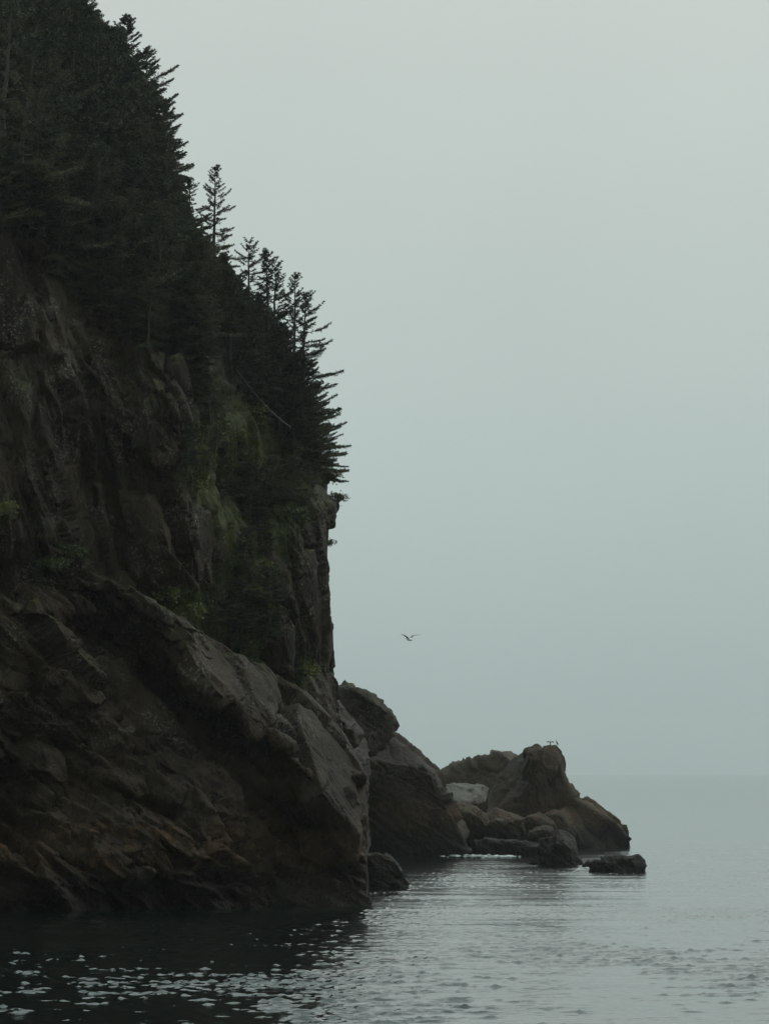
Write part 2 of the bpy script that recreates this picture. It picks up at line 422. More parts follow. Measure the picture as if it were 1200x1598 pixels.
def rock_relief(v, frame, amp, seed, scale=1.0, run=8.0):
    w = v + 0.10 * np.stack((fbm(v * 0.4, 2, seed + 50), fbm(v * 0.4, 2, seed + 60), fbm(v * 0.4, 2, seed + 70)), 1) * scale
    f1, c1 = facets(w, frame, np.array((run, 2.4, 3.4)) * scale, seed)
    f2, c2 = facets(w, frame, np.array((run * 0.4, 0.9, 1.3)) * scale, seed + 11)
    f3, c3 = facets(w, frame, np.array((run * 0.12, 0.42, 0.6)) * min(scale, 0.9), seed + 31)
    d = amp * (f1 * 0.9 + f2 * 0.36 + f3 * 0.13)
    d -= amp * 0.5 * (1 - sstep(0.0, 0.022, c1)) + amp * 0.16 * (1 - sstep(0.0, 0.04, c2))
    return d

cliff = None
gA, colA = fine_grid(cage_A(), 0.12, 0.14, (2, len(W_A)), (2, 12))
nrA, ncA = gA.shape[:2]
nA = grid_normals(gA)
vA = gA.reshape(-1, 3); nA = nA.reshape(-1, 3)
if nA[(nrA // 2) * ncA + ncA // 4][1] > 0: nA = -nA
pxA, pyA = project(vA)
in_for = inside(FOREST, pxA, pyA).astype(float); in_ramp = inside(RAMP, pxA, pyA).astype(float)
def blur(a, k):
    a = a.reshape(nrA, ncA)
    for ax in (0, 1):
        pad = [(k, k) if i == ax else (0, 0) for i in (0, 1)]
        c = np.cumsum(np.pad(a, pad, mode='edge'), axis=ax)
        n = a.shape[ax]; c = np.concatenate((np.zeros_like(np.take(c, [0], ax)), c), ax)
        a = (np.take(c, range(2 * k + 1, 2 * k + 1 + n), ax) - np.take(c, range(0, n), ax)) / (2 * k + 1)
    return a.ravel()
s_for = blur(in_for, 9); s_ramp = blur(in_ramp, 7)
relA = rock_relief(vA, RIB, 1.1, 3, 1.0, 17.0) * np.tile(0.12 + 0.88 * colA, nrA)
soil = fbm(vA * 0.28, 4, 91) * 0.8
soft = np.clip(s_for + 0.75 * s_ramp, 0, 1)
vA = vA + nA * (relA * (1 - 0.8 * soft) + soil * soft)[:, None]
veg = np.clip(s_ramp * 1.15, 0, 1)
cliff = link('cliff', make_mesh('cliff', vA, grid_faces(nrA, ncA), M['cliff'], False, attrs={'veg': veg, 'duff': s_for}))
tag(cliff, 'dark fractured sea cliff with a forested top', kind='structure')
pxA, pyA = project(vA)

B_ROWS = [(1475, 566), (1405, 566), (1345, 566), (1300, 568), (1250, 568), (1210, 562), (1165, 542), (1130, 518), (1090, 468), (1040, 392), (1000, 335), (955, 258), (915, 180), (875, 105), (830, 20), (790, -70), (740, -200)]
def cage_B():
    out = []
    ws = [0, .25, .45] + [.52 + .02 * k for k in range(24)] + [.99, 1.0]
    for y, ex in B_ROWS:
        row = [P(-700 + (ex + 700) * w, y, D_B(-700 + (ex + 700) * w, y) - 1.2 * math.sin(w * 9 + y * 0.02)) for w in ws]
        e = row[-1]
        row += [e + np.array((0.3, 2.5, 0)), e + np.array((-0.6, 9, 0)), e + np.array((-3.0, 30, 0))]
        out.append(row)
    out.append([p + np.array((0, 9.0, 0.8)) for p in out[-1]])
    return out
gB, colB = fine_grid(cage_B(), 0.11, 0.11, (2, 29)); nrB, ncB = gB.shape[:2]
nB = grid_normals(gB).reshape(-1, 3); vB = gB.reshape(-1, 3)
if nB[(nrB // 2) * ncB + ncB // 4][1] > 0: nB = -nB
vB = vB + nB * (rock_relief(vB, SLAB, 1.2, 23, 1.0, 11.0) * np.tile(0.12 + 0.88 * colB, nrB))[:, None]
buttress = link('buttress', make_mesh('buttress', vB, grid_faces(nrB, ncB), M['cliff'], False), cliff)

# ---- blocks and boulders: an outline in its own plane, given thickness, broken into faces
_ico = {}
def ico(level):
    if level not in _ico:
        bm = bmesh.new(); bmesh.ops.create_icosphere(bm, subdivisions=level, radius=1.0)
        v = np.array([x.co[:] for x in bm.verts]); f = np.array([[q.index for q in x.verts] for x in bm.faces]); bm.free()
        _ico[level] = (v / np.linalg.norm(v, axis=1, keepdims=True), f)
    return _ico[level]

def block(name, pts, front, back, mat, parent=None, level=5, amp=0.25, scale=0.5, seed=0, box=0.5, grain=None, dome=0.35, cuts=16, side=0.8, cut_to=(0.62, 0.92)):
    """pts: (px, py, distance) round the outline; front/back: thickness to either side of its mean plane"""
    w = np.array([P(*p) for p in pts]); c = w.mean(0)
    u, s, vt = np.linalg.svd(w - c); e1, e2, n = vt[0], vt[1], vt[2]
    if n[1] > 0: n = -n
    e2 = np.cross(n, e1)
    q = np.stack(((w - c) @ e1, (w - c) @ e2), 1)
    d, f = ico(level)
    th = np.arctan2(d[:, 1], d[:, 0]); ca, sa = np.cos(th), np.sin(th)
    r = np.zeros(len(d))
    for i in range(len(q)):
        a, b_ = q[i], q[(i + 1) % len(q)]
        ex, ey = b_ - a
        den = ca * ey - sa * ex; den = np.where(np.abs(den) < 1e-9, 1e-9, den)
        t = (a[0] * ey - a[1] * ex) / den; k = (a[0] * sa - a[1] * ca) / den
        ok = (t > 0) & (k >= -1e-6) & (k <= 1 + 1e-6)
        r = np.where(ok, np.maximum(r, t), r)
    sp = d[:, 2]; cp = np.sqrt(np.clip(1 - sp * sp, 0, 1))
    rad = r * cp ** box
    hgt = np.sign(sp) * np.abs(sp) ** box * np.where(sp > 0, front, back)
    hgt = hgt * (1 - dome * cp ** 2 * 0.6)
    v = c + np.outer(rad * ca, e1) + np.outer(rad * sa, e2) + np.outer(hgt, n)
    # split along joint planes: flat faces, hard arrises
    rg = np.random.default_rng(900 + seed); cc = v.mean(0)
    for k in range(cuts):
        pn = e1 * rg.normal(0, side) + e2 * rg.normal(0, side) + n * (abs(rg.normal(0, 1.0)) + 0.25)
        pn /= np.linalg.norm(pn); tt = (v - cc) @ pn; lim = tt.max() * rg.uniform(*cut_to)
        v = np.where((tt > lim)[:, None], cc + (v - cc) * (lim / np.maximum(tt, 1e-6))[:, None], v)
    nm = mesh_normals(v, f)
    if np.mean(np.einsum('ij,ij->i', nm, v - v.mean(0))) < 0: nm = -nm; f = f[:, ::-1]
    fr = SLAB if grain is None else grain
    v = v + nm * (rock_relief(v, fr, amp, 100 + seed * 7, scale))[:, None]
    return link(name, make_mesh(name, v, f, mat, False), parent)

def onA(pts): return [(x, y, D_A(x, y) + o) for x, y, o in pts]
def onB(pts): return [(x, y, D_B(x, y) + o) for x, y, o in pts]

seed = 0
# the three lit slabs stepping down the ridge of the buttress: outer left edge proud, right edge falling back
RIDGE = [
    ([(243, 944, -1), (280, 985, -3), (298, 1022, -4), (312, 1058, -4.5), (362, 1100, -4), (402, 1075, 0), (352, 1012, 1.5), (300, 975, 1.5)], 0.5),
    ([(340, 990, 1), (362, 1030, -2), (378, 1085, -4), (424, 1142, -4), (436, 1105, -1), (425, 1060, 1), (390, 1020, 2)], 0.5),
    ([(438, 1090, -1), (462, 1128, -3), (488, 1165, -4), (508, 1232, -4.5), (548, 1292, -4), (562, 1348, -3), (568, 1300, 1), (568, 1255, 2), (562, 1212, 3), (542, 1164, 4), (516, 1130, 4), (486, 1098, 3)], 0.7),
]
for k, (pts, fr) in enumerate(RIDGE):
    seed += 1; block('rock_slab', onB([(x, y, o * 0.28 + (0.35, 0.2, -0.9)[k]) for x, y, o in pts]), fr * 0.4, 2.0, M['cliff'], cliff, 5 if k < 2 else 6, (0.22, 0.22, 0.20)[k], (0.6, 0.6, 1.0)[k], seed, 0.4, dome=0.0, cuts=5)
# broken blocks of the buttress face
FACE_B = [
    [(-20, 915, -1), (60, 932, -1.5), (112, 975, -1.5), (165, 1040, -1.5), (152, 1062, -1), (100, 1042, -.5), (45, 990, -.5), (-20, 968, 0)],
    [(82, 922, -2), (108, 903, -1), (135, 928, -1), (142, 952, -1.5), (110, 957, -2), (90, 942, -2)],
    [(112, 895, -1), (150, 908, 0), (168, 930, 0), (150, 934, -1), (128, 918, -1)],
    [(145, 857, 1), (166, 855, 2), (212, 893, 2), (217, 922, 1), (185, 930, 0), (178, 900, 0)],
    [(128, 950, -1), (188, 962, 0), (198, 976, 0), (150, 984, -1)],
    [(-20, 985, -1), (30, 1000, -1), (56, 1022, -1), (70, 1052, -1), (52, 1092, -2), (42, 1128, -2), (18, 1112, -2), (-20, 1090, -2)],
    [(60, 1040, -1), (95, 1050, 0), (112, 1090, 0), (108, 1135, -1), (62, 1128, -2), (52, 1100, -2)],
    [(35, 1152, -2), (60, 1130, -1), (104, 1145, -1), (110, 1200, -1), (130, 1240, -1), (108, 1246, -2), (60, 1216, -2), (38, 1190, -2)],
    [(20, 1198, -1), (60, 1228, -1), (106, 1247, -1), (150, 1272, -1), (72, 1278, -2), (45, 1245, -2)],
    [(-25, 1100, 0), (10, 1115, -1), (50, 1138, -1), (30, 1155, -1), (-25, 1140, 0)],
    [(122, 1165, -1), (182, 1183, 0), (262, 1228, 0), (280, 1238, 0), (215, 1246, -1.5), (150, 1205, -1.5)],
    [(213, 1160, -1), (300, 1163, 0), (304, 1215, 0), (262, 1222, -1), (225, 1182, -1.5)],
    [(130, 1075, -1), (200, 1090, 0), (235, 1140, 0), (228, 1178, -1), (160, 1160, -1), (128, 1110, -1)],
    [(160, 985, 0), (205, 1000, 1), (232, 1045, 1), (225, 1085, 0), (180, 1070, -1), (160, 1030, -1)],
    [(240, 1080, 1), (290, 1100, 1), (335, 1150, 1), (320, 1165, 0), (250, 1150, 0)],
    [(335, 1165, -1), (352, 1158, 0), (372, 1200, 0), (375, 1290, -1), (352, 1300, -2), (340, 1240, -2)],
    [(385, 1150, 0), (420, 1165, 0), (455, 1215, 0), (470, 1270, -1), (430, 1285, -2), (395, 1230, -1.5)],
    [(378, 1240, -1), (410, 1255, -1), (440, 1300, -1), (430, 1340, -2), (390, 1330, -2), (375, 1285, -2)],
    [(455, 1280, -1), (500, 1270, 0), (540, 1310, 0), (552, 1370, 0), (510, 1390, -1), (465, 1360, -1.5)],
    [(60, 1278, -3), (150, 1268, -2), (240, 1270, -1.5), (284, 1302, -2), (288, 1345, -3), (200, 1358, -4), (115, 1330, -4)],
    [(195, 1350, -4), (222, 1340, -3.5), (245, 1362, -4), (228, 1376, -4.5), (203, 1370, -4.5)],
    [(296, 1300, -2), (370, 1290, -1.5), (378, 1362, -2.5), (300, 1356, -3)],
]
for pts in FACE_B:
    seed += 1
    big = (max(p[0] for p in pts) - min(p[0] for p in pts)) > 70
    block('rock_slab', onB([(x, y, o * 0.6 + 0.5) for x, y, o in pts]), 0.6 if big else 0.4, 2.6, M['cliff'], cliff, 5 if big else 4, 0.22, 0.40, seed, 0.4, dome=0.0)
# panels and ribs of the upper face, and the plates of the point
FACE_A = [
    [(22, 545, -1.2), (60, 520, -.8), (98, 565, -.6), (104, 640, -.8), (125, 720, -.8), (146, 800, -.8), (146, 852, -1.2), (92, 862, -1.5), (30, 805, -1.5), (24, 650, -1.4)],
    [(-60, 640, -1), (10, 620, -1), (22, 700, -1), (25, 800, -1.4), (-10, 830, -1.5), (-60, 800, -1.2)],
    [(-10, 790, -2.0), (28, 812, -2), (75, 872, -1.6), (72, 898, -1.6), (30, 905, -2), (-10, 890, -2.2)],
    [(0, 350, -.8), (45, 345, -.5), (50, 440, -.6), (45, 530, -.8), (8, 560, -.9), (-10, 450, -.9)],
    [(52, 380, -.6), (95, 400, -.2), (108, 480, -.2), (100, 555, -.6), (62, 510, -.8)],
    [(148, 615, -1), (182, 590, -.4), (192, 690, -.2), (207, 785, -.4), (190, 800, -1), (170, 700, -1.2)],
    [(207, 608, -1.5), (225, 590, -1), (240, 660, -1), (246, 740, -1), (232, 735, -1.6), (220, 680, -1.7)],
    [(235, 585, -1.2), (255, 575, -.6), (283, 665, -.3), (290, 720, -.3), (272, 745, -1), (250, 690, -1.3)],
    [(270, 560, -1), (298, 535, -.4), (316, 545, .4), (326, 605, .6), (318, 690, .4), (300, 690, -.6), (284, 620, -1)],
    [(248, 770, -1.2), (262, 775, -.8), (275, 850, -.6), (276, 910, -.6), (264, 900, -1.2), (258, 830, -1.3)],
    [(170, 800, -.6), (205, 800, 0), (240, 850, 0), (250, 920, 0), (215, 915, -.6), (185, 870, -.8)],
    [(285, 780, -.6), (318, 800, 0), (335, 850, 0), (330, 910, 0), (300, 920, -.6), (285, 850, -.8)],
    [(438, 868, -2), (458, 848, -1.6), (472, 880, -1.0), (497, 955, -.6), (512, 1020, -.4), (518, 1075, -.4), (505, 1060, -1.4), (484, 1000, -2), (462, 935, -2.4)],
    [(440, 960, -3), (462, 930, -2), (470, 1000, -2), (478, 1055, -2.4), (452, 1050, -3)],
    [(470, 795, -1), (500, 780, -.6), (526, 768, 1.0), (527, 845, 1.4), (505, 855, -.4), (476, 862, -1)],
    [(478, 865, -.8), (522, 856, 1.2), (527, 930, 1.6), (535, 1050, 1.4), (516, 1050, 0), (496, 950, -.8)],
    [(505, 745, -.6), (522, 748, .4), (534, 770, 1), (536, 788, 1), (524, 798, .6), (502, 780, -.6)],
]
for pts in FACE_A:
    seed += 1
    big = (max(p[1] for p in pts) - min(p[1] for p in pts)) > 150
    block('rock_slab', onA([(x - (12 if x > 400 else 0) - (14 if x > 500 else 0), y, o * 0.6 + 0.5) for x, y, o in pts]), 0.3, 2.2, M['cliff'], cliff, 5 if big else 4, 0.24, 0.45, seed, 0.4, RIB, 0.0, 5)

# the spur that runs from the point out to the wedge rock and carries the perched boulder
seed += 1; block('spur', [(400, 1360, 390), (400, 1090, 390), (470, 1092, 390), (530, 1100, 390), (560, 1140, 390), (568, 1200, 390), (570, 1360, 390)], 75, 65, M['cliff'], cliff, 6, 0.6, 1.5, seed, 0.4, SLAB, 0.0, 6, 0.25, (0.85, 0.97))

# ---- boulders and islet rocks beyond the buttress, each a thing of its own
def rock(label, pts, D, front, back, mat='islet', level=5, amp=0.35, scale=0.6, box=0.55, cat='rock', name='rock', dome=0.3, group=None, cuts=22, side=0.6, grain=None, cut_to=(0.66, 0.93)):
    global seed
    seed += 1
    pp = [(p[0], p[1], far(D) + (p[2] if len(p) > 2 else 0)) for p in pts]
    o = block(name, pp, front, back, M[mat], None, level, amp, scale, seed, box, grain, dome, cuts, side, cut_to)
    return tag(o, label, cat, group)

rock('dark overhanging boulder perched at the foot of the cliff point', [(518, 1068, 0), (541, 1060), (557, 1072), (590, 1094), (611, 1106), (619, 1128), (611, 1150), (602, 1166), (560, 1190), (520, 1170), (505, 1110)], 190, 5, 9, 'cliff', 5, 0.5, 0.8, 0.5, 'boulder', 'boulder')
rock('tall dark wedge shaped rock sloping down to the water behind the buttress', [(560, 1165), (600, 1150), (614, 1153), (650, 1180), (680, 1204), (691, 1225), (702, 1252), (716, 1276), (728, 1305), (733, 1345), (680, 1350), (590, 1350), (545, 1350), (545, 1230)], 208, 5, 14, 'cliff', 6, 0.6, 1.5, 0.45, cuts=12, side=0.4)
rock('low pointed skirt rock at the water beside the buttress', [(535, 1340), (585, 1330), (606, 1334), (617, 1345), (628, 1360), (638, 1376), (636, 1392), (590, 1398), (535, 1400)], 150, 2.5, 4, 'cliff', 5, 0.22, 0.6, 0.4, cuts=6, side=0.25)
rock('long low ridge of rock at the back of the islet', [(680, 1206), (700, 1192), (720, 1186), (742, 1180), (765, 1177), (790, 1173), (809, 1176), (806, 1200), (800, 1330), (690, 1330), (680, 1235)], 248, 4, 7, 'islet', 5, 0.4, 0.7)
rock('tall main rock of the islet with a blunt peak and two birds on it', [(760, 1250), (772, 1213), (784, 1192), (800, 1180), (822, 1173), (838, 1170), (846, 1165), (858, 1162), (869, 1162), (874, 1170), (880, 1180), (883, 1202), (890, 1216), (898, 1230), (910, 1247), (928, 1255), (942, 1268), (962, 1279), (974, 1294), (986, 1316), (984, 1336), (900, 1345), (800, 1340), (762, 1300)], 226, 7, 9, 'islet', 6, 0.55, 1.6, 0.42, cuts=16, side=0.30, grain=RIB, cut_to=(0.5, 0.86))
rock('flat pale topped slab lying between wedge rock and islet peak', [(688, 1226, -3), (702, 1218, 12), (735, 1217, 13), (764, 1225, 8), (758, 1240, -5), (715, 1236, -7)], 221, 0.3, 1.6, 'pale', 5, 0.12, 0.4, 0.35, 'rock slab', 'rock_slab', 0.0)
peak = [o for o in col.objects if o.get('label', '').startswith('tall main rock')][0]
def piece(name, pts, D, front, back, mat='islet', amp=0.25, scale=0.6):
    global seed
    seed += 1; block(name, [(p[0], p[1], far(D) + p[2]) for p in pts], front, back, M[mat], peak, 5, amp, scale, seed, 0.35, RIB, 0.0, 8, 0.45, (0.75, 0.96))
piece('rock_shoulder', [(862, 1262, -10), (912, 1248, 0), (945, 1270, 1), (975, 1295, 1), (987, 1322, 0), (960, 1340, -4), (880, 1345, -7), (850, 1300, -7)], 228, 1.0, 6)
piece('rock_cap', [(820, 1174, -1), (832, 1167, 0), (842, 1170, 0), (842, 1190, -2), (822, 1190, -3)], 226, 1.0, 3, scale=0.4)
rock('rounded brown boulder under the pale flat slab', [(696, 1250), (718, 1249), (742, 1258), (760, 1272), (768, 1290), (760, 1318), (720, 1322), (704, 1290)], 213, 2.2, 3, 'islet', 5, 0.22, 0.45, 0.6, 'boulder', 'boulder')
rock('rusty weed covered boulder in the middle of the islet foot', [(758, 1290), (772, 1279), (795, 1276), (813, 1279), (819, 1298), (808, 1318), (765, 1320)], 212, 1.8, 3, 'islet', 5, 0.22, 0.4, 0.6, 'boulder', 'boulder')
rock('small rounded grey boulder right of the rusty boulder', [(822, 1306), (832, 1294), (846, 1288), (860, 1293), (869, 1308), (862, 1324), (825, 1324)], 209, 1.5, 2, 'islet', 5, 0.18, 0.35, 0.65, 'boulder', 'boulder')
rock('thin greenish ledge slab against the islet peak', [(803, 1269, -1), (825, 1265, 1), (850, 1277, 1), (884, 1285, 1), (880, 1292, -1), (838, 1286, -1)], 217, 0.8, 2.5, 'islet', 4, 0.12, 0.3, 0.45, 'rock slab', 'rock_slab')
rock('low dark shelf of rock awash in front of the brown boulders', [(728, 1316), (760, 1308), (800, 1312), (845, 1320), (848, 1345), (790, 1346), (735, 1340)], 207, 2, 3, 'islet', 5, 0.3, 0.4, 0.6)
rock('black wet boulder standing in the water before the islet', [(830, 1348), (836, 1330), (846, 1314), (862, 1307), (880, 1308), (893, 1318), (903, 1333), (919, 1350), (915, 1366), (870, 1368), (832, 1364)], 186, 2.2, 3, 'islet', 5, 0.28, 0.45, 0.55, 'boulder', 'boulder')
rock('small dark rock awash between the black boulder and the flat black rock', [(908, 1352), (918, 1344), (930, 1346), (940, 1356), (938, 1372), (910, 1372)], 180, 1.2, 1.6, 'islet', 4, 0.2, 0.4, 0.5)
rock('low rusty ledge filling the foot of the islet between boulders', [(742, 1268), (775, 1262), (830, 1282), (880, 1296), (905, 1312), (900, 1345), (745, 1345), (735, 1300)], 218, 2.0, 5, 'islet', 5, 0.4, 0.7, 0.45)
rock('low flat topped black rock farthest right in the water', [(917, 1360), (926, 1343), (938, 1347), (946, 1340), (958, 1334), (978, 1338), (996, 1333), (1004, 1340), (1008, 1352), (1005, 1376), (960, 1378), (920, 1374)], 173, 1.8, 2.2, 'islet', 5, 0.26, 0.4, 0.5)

# ------------------------------------------------------------------ trees
class Acc:
    def __init__(s): s.v = []; s.f = []; s.n = 0
    def tri(s, pts):                      # pts: (k,3,3)
        pts = np.asarray(pts); k = len(pts)
        s.v.append(pts.reshape(-1, 3)); s.f.append(np.arange(s.n, s.n + 3 * k).reshape(-1, 3)); s.n += 3 * k
    def tube(s, path, rad, sides=5):
        path = np.asarray(path, float); rad = np.asarray(rad, float); m = len(path)
        t = np.gradient(path, axis=0); t /= np.linalg.norm(t, axis=1, keepdims=True) + 1e-9
        ref = np.array((0.3, 0.9, 0.2)); a = np.cross(t, ref); a /= np.linalg.norm(a, axis=1, keepdims=True) + 1e-9; b = np.cross(t, a)
        ang = np.arange(sides) * 2 * math.pi / sides
        ring = path[:, None] + rad[:, None, None] * (np.cos(ang)[None, :, None] * a[:, None] + np.sin(ang)[None, :, None] * b[:, None])
        i = np.arange(m * sides).reshape(m, sides); j = np.roll(i, -1, 1)
        q = np.stack((i[:-1], j[:-1], j[1:], i[1:]), -1).reshape(-1, 4) + s.n
        s.v.append(ring.reshape(-1, 3)); s.f.append(np.concatenate((q[:, [0, 1, 2]], q[:, [0, 2, 3]]))); s.n += m * sides
    def mesh(s, name, mat, smooth=False): return make_mesh(name, np.concatenate(s.v), np.concatenate(s.f), mat, smooth)

def spruce(seed, H=10.0, width=0.26, low=0.08, density=1.0, flag=0.0, flag_az=0.0, lean=0.0, ragged=0.35, spray=1.0, droop=1.0):
    rng = np.random.default_rng(seed)
    wood, leaf = Acc(), Acc()
    hs = np.linspace(-0.8, H, 16)
    wob = np.cumsum(rng.normal(0, 0.035, (16, 2)), 0) * (hs[:, None] > 0)
    tr = np.stack((wob[:, 0] + lean * np.clip(hs, 0, None) ** 1.3 * 0.05 * math.cos(flag_az), wob[:, 1] + lean * np.clip(hs, 0, None) ** 1.3 * 0.05 * math.sin(flag_az), hs), 1)
    rad = 0.018 * H * np.clip(1 - np.clip(hs, 0, H) / H, 0, 1) ** 0.85 + 0.012
    wood.tube(tr, rad, 7)
    h = low * H; az = rng.random() * 6.28
    while h < H * 0.985:
        t = h / H
        prof = (1 - t) ** 0.80 * min(1.0, 0.55 + (t - low) * 3.0)
        for _ in range(2 if t < 0.9 else 3):
            az += 2.4 + rng.normal(0, 0.35)
            wind = 1 + flag * math.cos(az - flag_az)
            L = (width * H * prof + 0.16) * wind * (1 + rng.normal(0, ragged)) 
            L = max(0.18, L)
            if rng.random() < 0.05: L *= 1.3
            base = np.array([np.interp(h, hs, tr[:, k]) for k in range(3)])
            rise = (0.62 * t - 0.10) + rng.normal(0, 0.13)
            n = max(4, int(L / 0.10)); s = np.linspace(0, 1, n)
            azs = az + s * rng.normal(0, 0.25) + flag * 0.25 * np.sin(flag_az - az) * s
            out = np.stack((np.cos(azs) * L * s, np.sin(azs) * L * s), 1)
            zz = L * (rise * s - droop * 0.34 * s ** 2 * (1 - t) + 0.24 * s ** 3)
            path = np.column_stack((base[0] + out[:, 0], base[1] + out[:, 1], base[2] + zz))
            wood.tube(path[::max(1, n // 5)] if n > 6 else path, np.linspace(0.010 + 0.013 * L, 0.006, len(path[::max(1, n // 5)] if n > 6 else path)), 3)
            # sprays of twigs to both sides, densest towards the tip
            dirv = np.gradient(path, axis=0); dirv /= np.linalg.norm(dirv, axis=1, keepdims=True) + 1e-9
            side = np.cross(dirv, (0, 0, 1.0)); side /= np.linalg.norm(side, axis=1, keepdims=True) + 1e-9
            start = 0.22 if t < 0.8 else 0.05
            for sg in (-1, 1, 0):
                k = np.nonzero((s > start + rng.random(n) * 0.2) & (rng.random(n) < 0.92 * density))[0]
                if len(k) == 0: continue
                m = len(k)
                tl = (0.20 + 0.34 * L * (1 - s[k]) ** 0.7 * 0.75) * rng.uniform(0.65, 1.25, m) * spray
                tl = np.clip(tl, 0.14, 0.85)
                if sg == 0: d = dirv[k] * 0.6 + np.array((0, 0, 0.55)) + rng.normal(0, 0.25, (m, 3)); tl *= 0.55
                else: d = dirv[k] * 0.65 + sg * side[k] * 0.8 + np.array((0, 0, -0.06)) + rng.normal(0, 0.18, (m, 3))
                d /= np.linalg.norm(d, axis=1, keepdims=True)
                # each twig: a spindly blade with barbs
                nb = 5
                for j in range(nb):
                    u = (j + 0.2) / nb
                    o = path[k] + d * (tl * u)[:, None]
                    for sd in (-1, 1):
                        bd = d * 0.75 + sd * np.cross(d, rng.normal(0, 1, (m, 3))) * 0.75
                        bd /= np.linalg.norm(bd, axis=1, keepdims=True) + 1e-9
                        bl = (0.10 + 0.20 * tl * (1 - u * 0.4))[:, None] * rng.uniform(0.7, 1.3, (m, 1))
                        wd = np.cross(bd, rng.normal(0, 1, (m, 3))); wd /= np.linalg.norm(wd, axis=1, keepdims=True) + 1e-9
                        w = 0.037 * spray
                        leaf.tri(np.stack((o - wd * w, o + wd * w, o + bd * bl), 1))
        h += (0.030 * H * (0.5 + 0.5 * (1 - t)) + 0.05) / density * rng.uniform(0.7, 1.3)
    return wood.mesh('trunk', M['bark'], True), leaf.mesh('crown', M['spruce'])

WIND = 0.0   # +X: the open sea side
PROTO = {
    'dense': [spruce(1, 11, 0.31, 0.03, spray=1.3), spruce(2, 12, 0.28, 0.04, spray=1.3), spruce(3, 9, 0.35, 0.02, spray=1.3), spruce(4, 13, 0.26, 0.05, ragged=0.45, spray=1.3), spruce(21, 11, 0.30, 0.03, 0.9, 0.35, 1.0, 0.15, 0.5, 1.2, 1.3), spruce(22, 10, 0.25, 0.10, 0.8, 0.2, 4.0, 0.1, 0.55, 1.2, 0.6), spruce(23, 12, 0.33, 0.02, 1.1, 0.1, 2.0, 0.0, 0.4, 1.3, 1.5)],
    'open': [spruce(5, 10, 0.24, 0.05, 1.0, 0.12, WIND, ragged=0.30, spray=0.72), spruce(6, 9, 0.21, 0.05, 0.95, 0.2, WIND, ragged=0.40, spray=0.72), spruce(7, 8, 0.24, 0.06, 0.9, 0.10, WIND, ragged=0.45, spray=0.72)],
    'flag': [spruce(8, 10, 0.23, 0.06, 1.0, 0.30, WIND, 0.10, 0.30, 0.75, 0.8), spruce(9, 7.5, 0.36, 0.03, 1.5, 0.30, WIND, 0.30, 0.22, 0.8, 1.0)],
    'small': [spruce(10, 5, 0.34, 0.02, 1.0, 0.1), spruce(12, 4.2, 0.38, 0.02, 1.0, 0.15)],
}
BASE_H = {'dense': [11, 12, 9, 13, 11, 10, 12], 'open': [10, 9, 8], 'flag': [10, 7.5], 'small': [5, 4.2]}

def plant_tree(kind, k, loc, height, rz, label, group=None, tilt=(0, 0), wide=1.0, name='spruce_tree'):
    o = bpy.data.objects.new(name, None); o.empty_display_size = 0.3; col.objects.link(o)
    s = height / BASE_H[kind][k]
    o.location = loc; o.rotation_euler = (tilt[0], tilt[1], rz); o.scale = (s * wide, s * wide, s)
    tag(o, label, 'tree', group)
    t, c = PROTO[kind][k]
    link('trunk', t, o); link('crown', c, o)
    return o

def ground_at(px, py, rad=8):
    d = (pxA - px) ** 2 + (pyA - py) ** 2
    i = np.nonzero(d < rad * rad)[0]
    if len(i) == 0: i = np.array([np.argmin(d)])
    j = i[np.argmin(vA[i, 1])]
    return vA[j].copy()

def tree_to(kind, k, base, tip, label, rz=0.0, wide=1.0, group=None):
    """a tree rooted at a spot of the slope, as tall as its tip shows"""
    g = ground_at(*base); t = P(tip[0], tip[1], g[1])
    h = t[2] - g[2]
    return plant_tree(kind, k, g + np.array((0, 0, -0.2)), h, rz, label, group, (0, math.atan2(t[0] - g[0], h)), wide)

tree_to('open', 0, (338, 438), (339, 256), 'lone pointed spruce rising highest above the middle of the tree line')
tree_to('open', 1, (392, 545), (390, 370), 'thin open spruce just right of and below the lone pointed spruce')
tree_to('open', 2, (425, 580), (417, 388), 'thin spruce second in the row stepping down the slope', 1.0)
tree_to('open', 1, (440, 600), (440, 407), 'slender spruce third in the row stepping down the slope', 2.0)
tree_to('open', 0, (462, 620), (463, 424), 'slender bare stemmed spruce next to the windswept outermost spruce', 0.4, 0.9)
tree_to('flag', 0, (476, 655), (482, 450), 'windswept outermost spruce with branches streaming toward the sea')
tree_to('flag', 1, (478, 735), (488, 590), 'low bushy spruce leaning out over the cliff edge at the point')
tree_to('flag', 1, (455, 725), (465, 600), 'dense low spruce just behind the leaning spruce at the point', 0.3)
tree_to('flag', 1, (498, 742), (512, 655), 'lowest bushy spruce overhanging the bare cliff corner', 0.1, 1.1)
tree_to('dense', 2, (468, 690), (474, 545), 'dense spruce below the windswept outermost spruce', 0.8)
tree_to('dense', 0, (440, 660), (446, 500), 'dense spruce filling the slope below the slender row', 1.8)
tree_to('open', 2, (302, 405), (300, 275), 'small thin spruce in the notch left of the lone pointed spruce', 0.7)
tree_to('dense', 1, (268, 330), (252, 150), 'tall dense spruce with ragged seaward branches above the notch', 0.5)
tree_to('dense', 3, (235, 250), (228, 70), 'tall spruce with one long upturned branch near the upper ridge', 1.5)
tree_to('dense', 1, (190, 190), (178, 20), 'tall dark spruce on the skyline nearest the top of the picture', 2.5)
tree_to('small', 0, (345, 690), (345, 615), 'small bushy spruce at the head of the grassy gully')
tree_to('small', 1, (372, 740), (370, 672), 'small spruce in the grassy gully below the bushy one', 1.0)
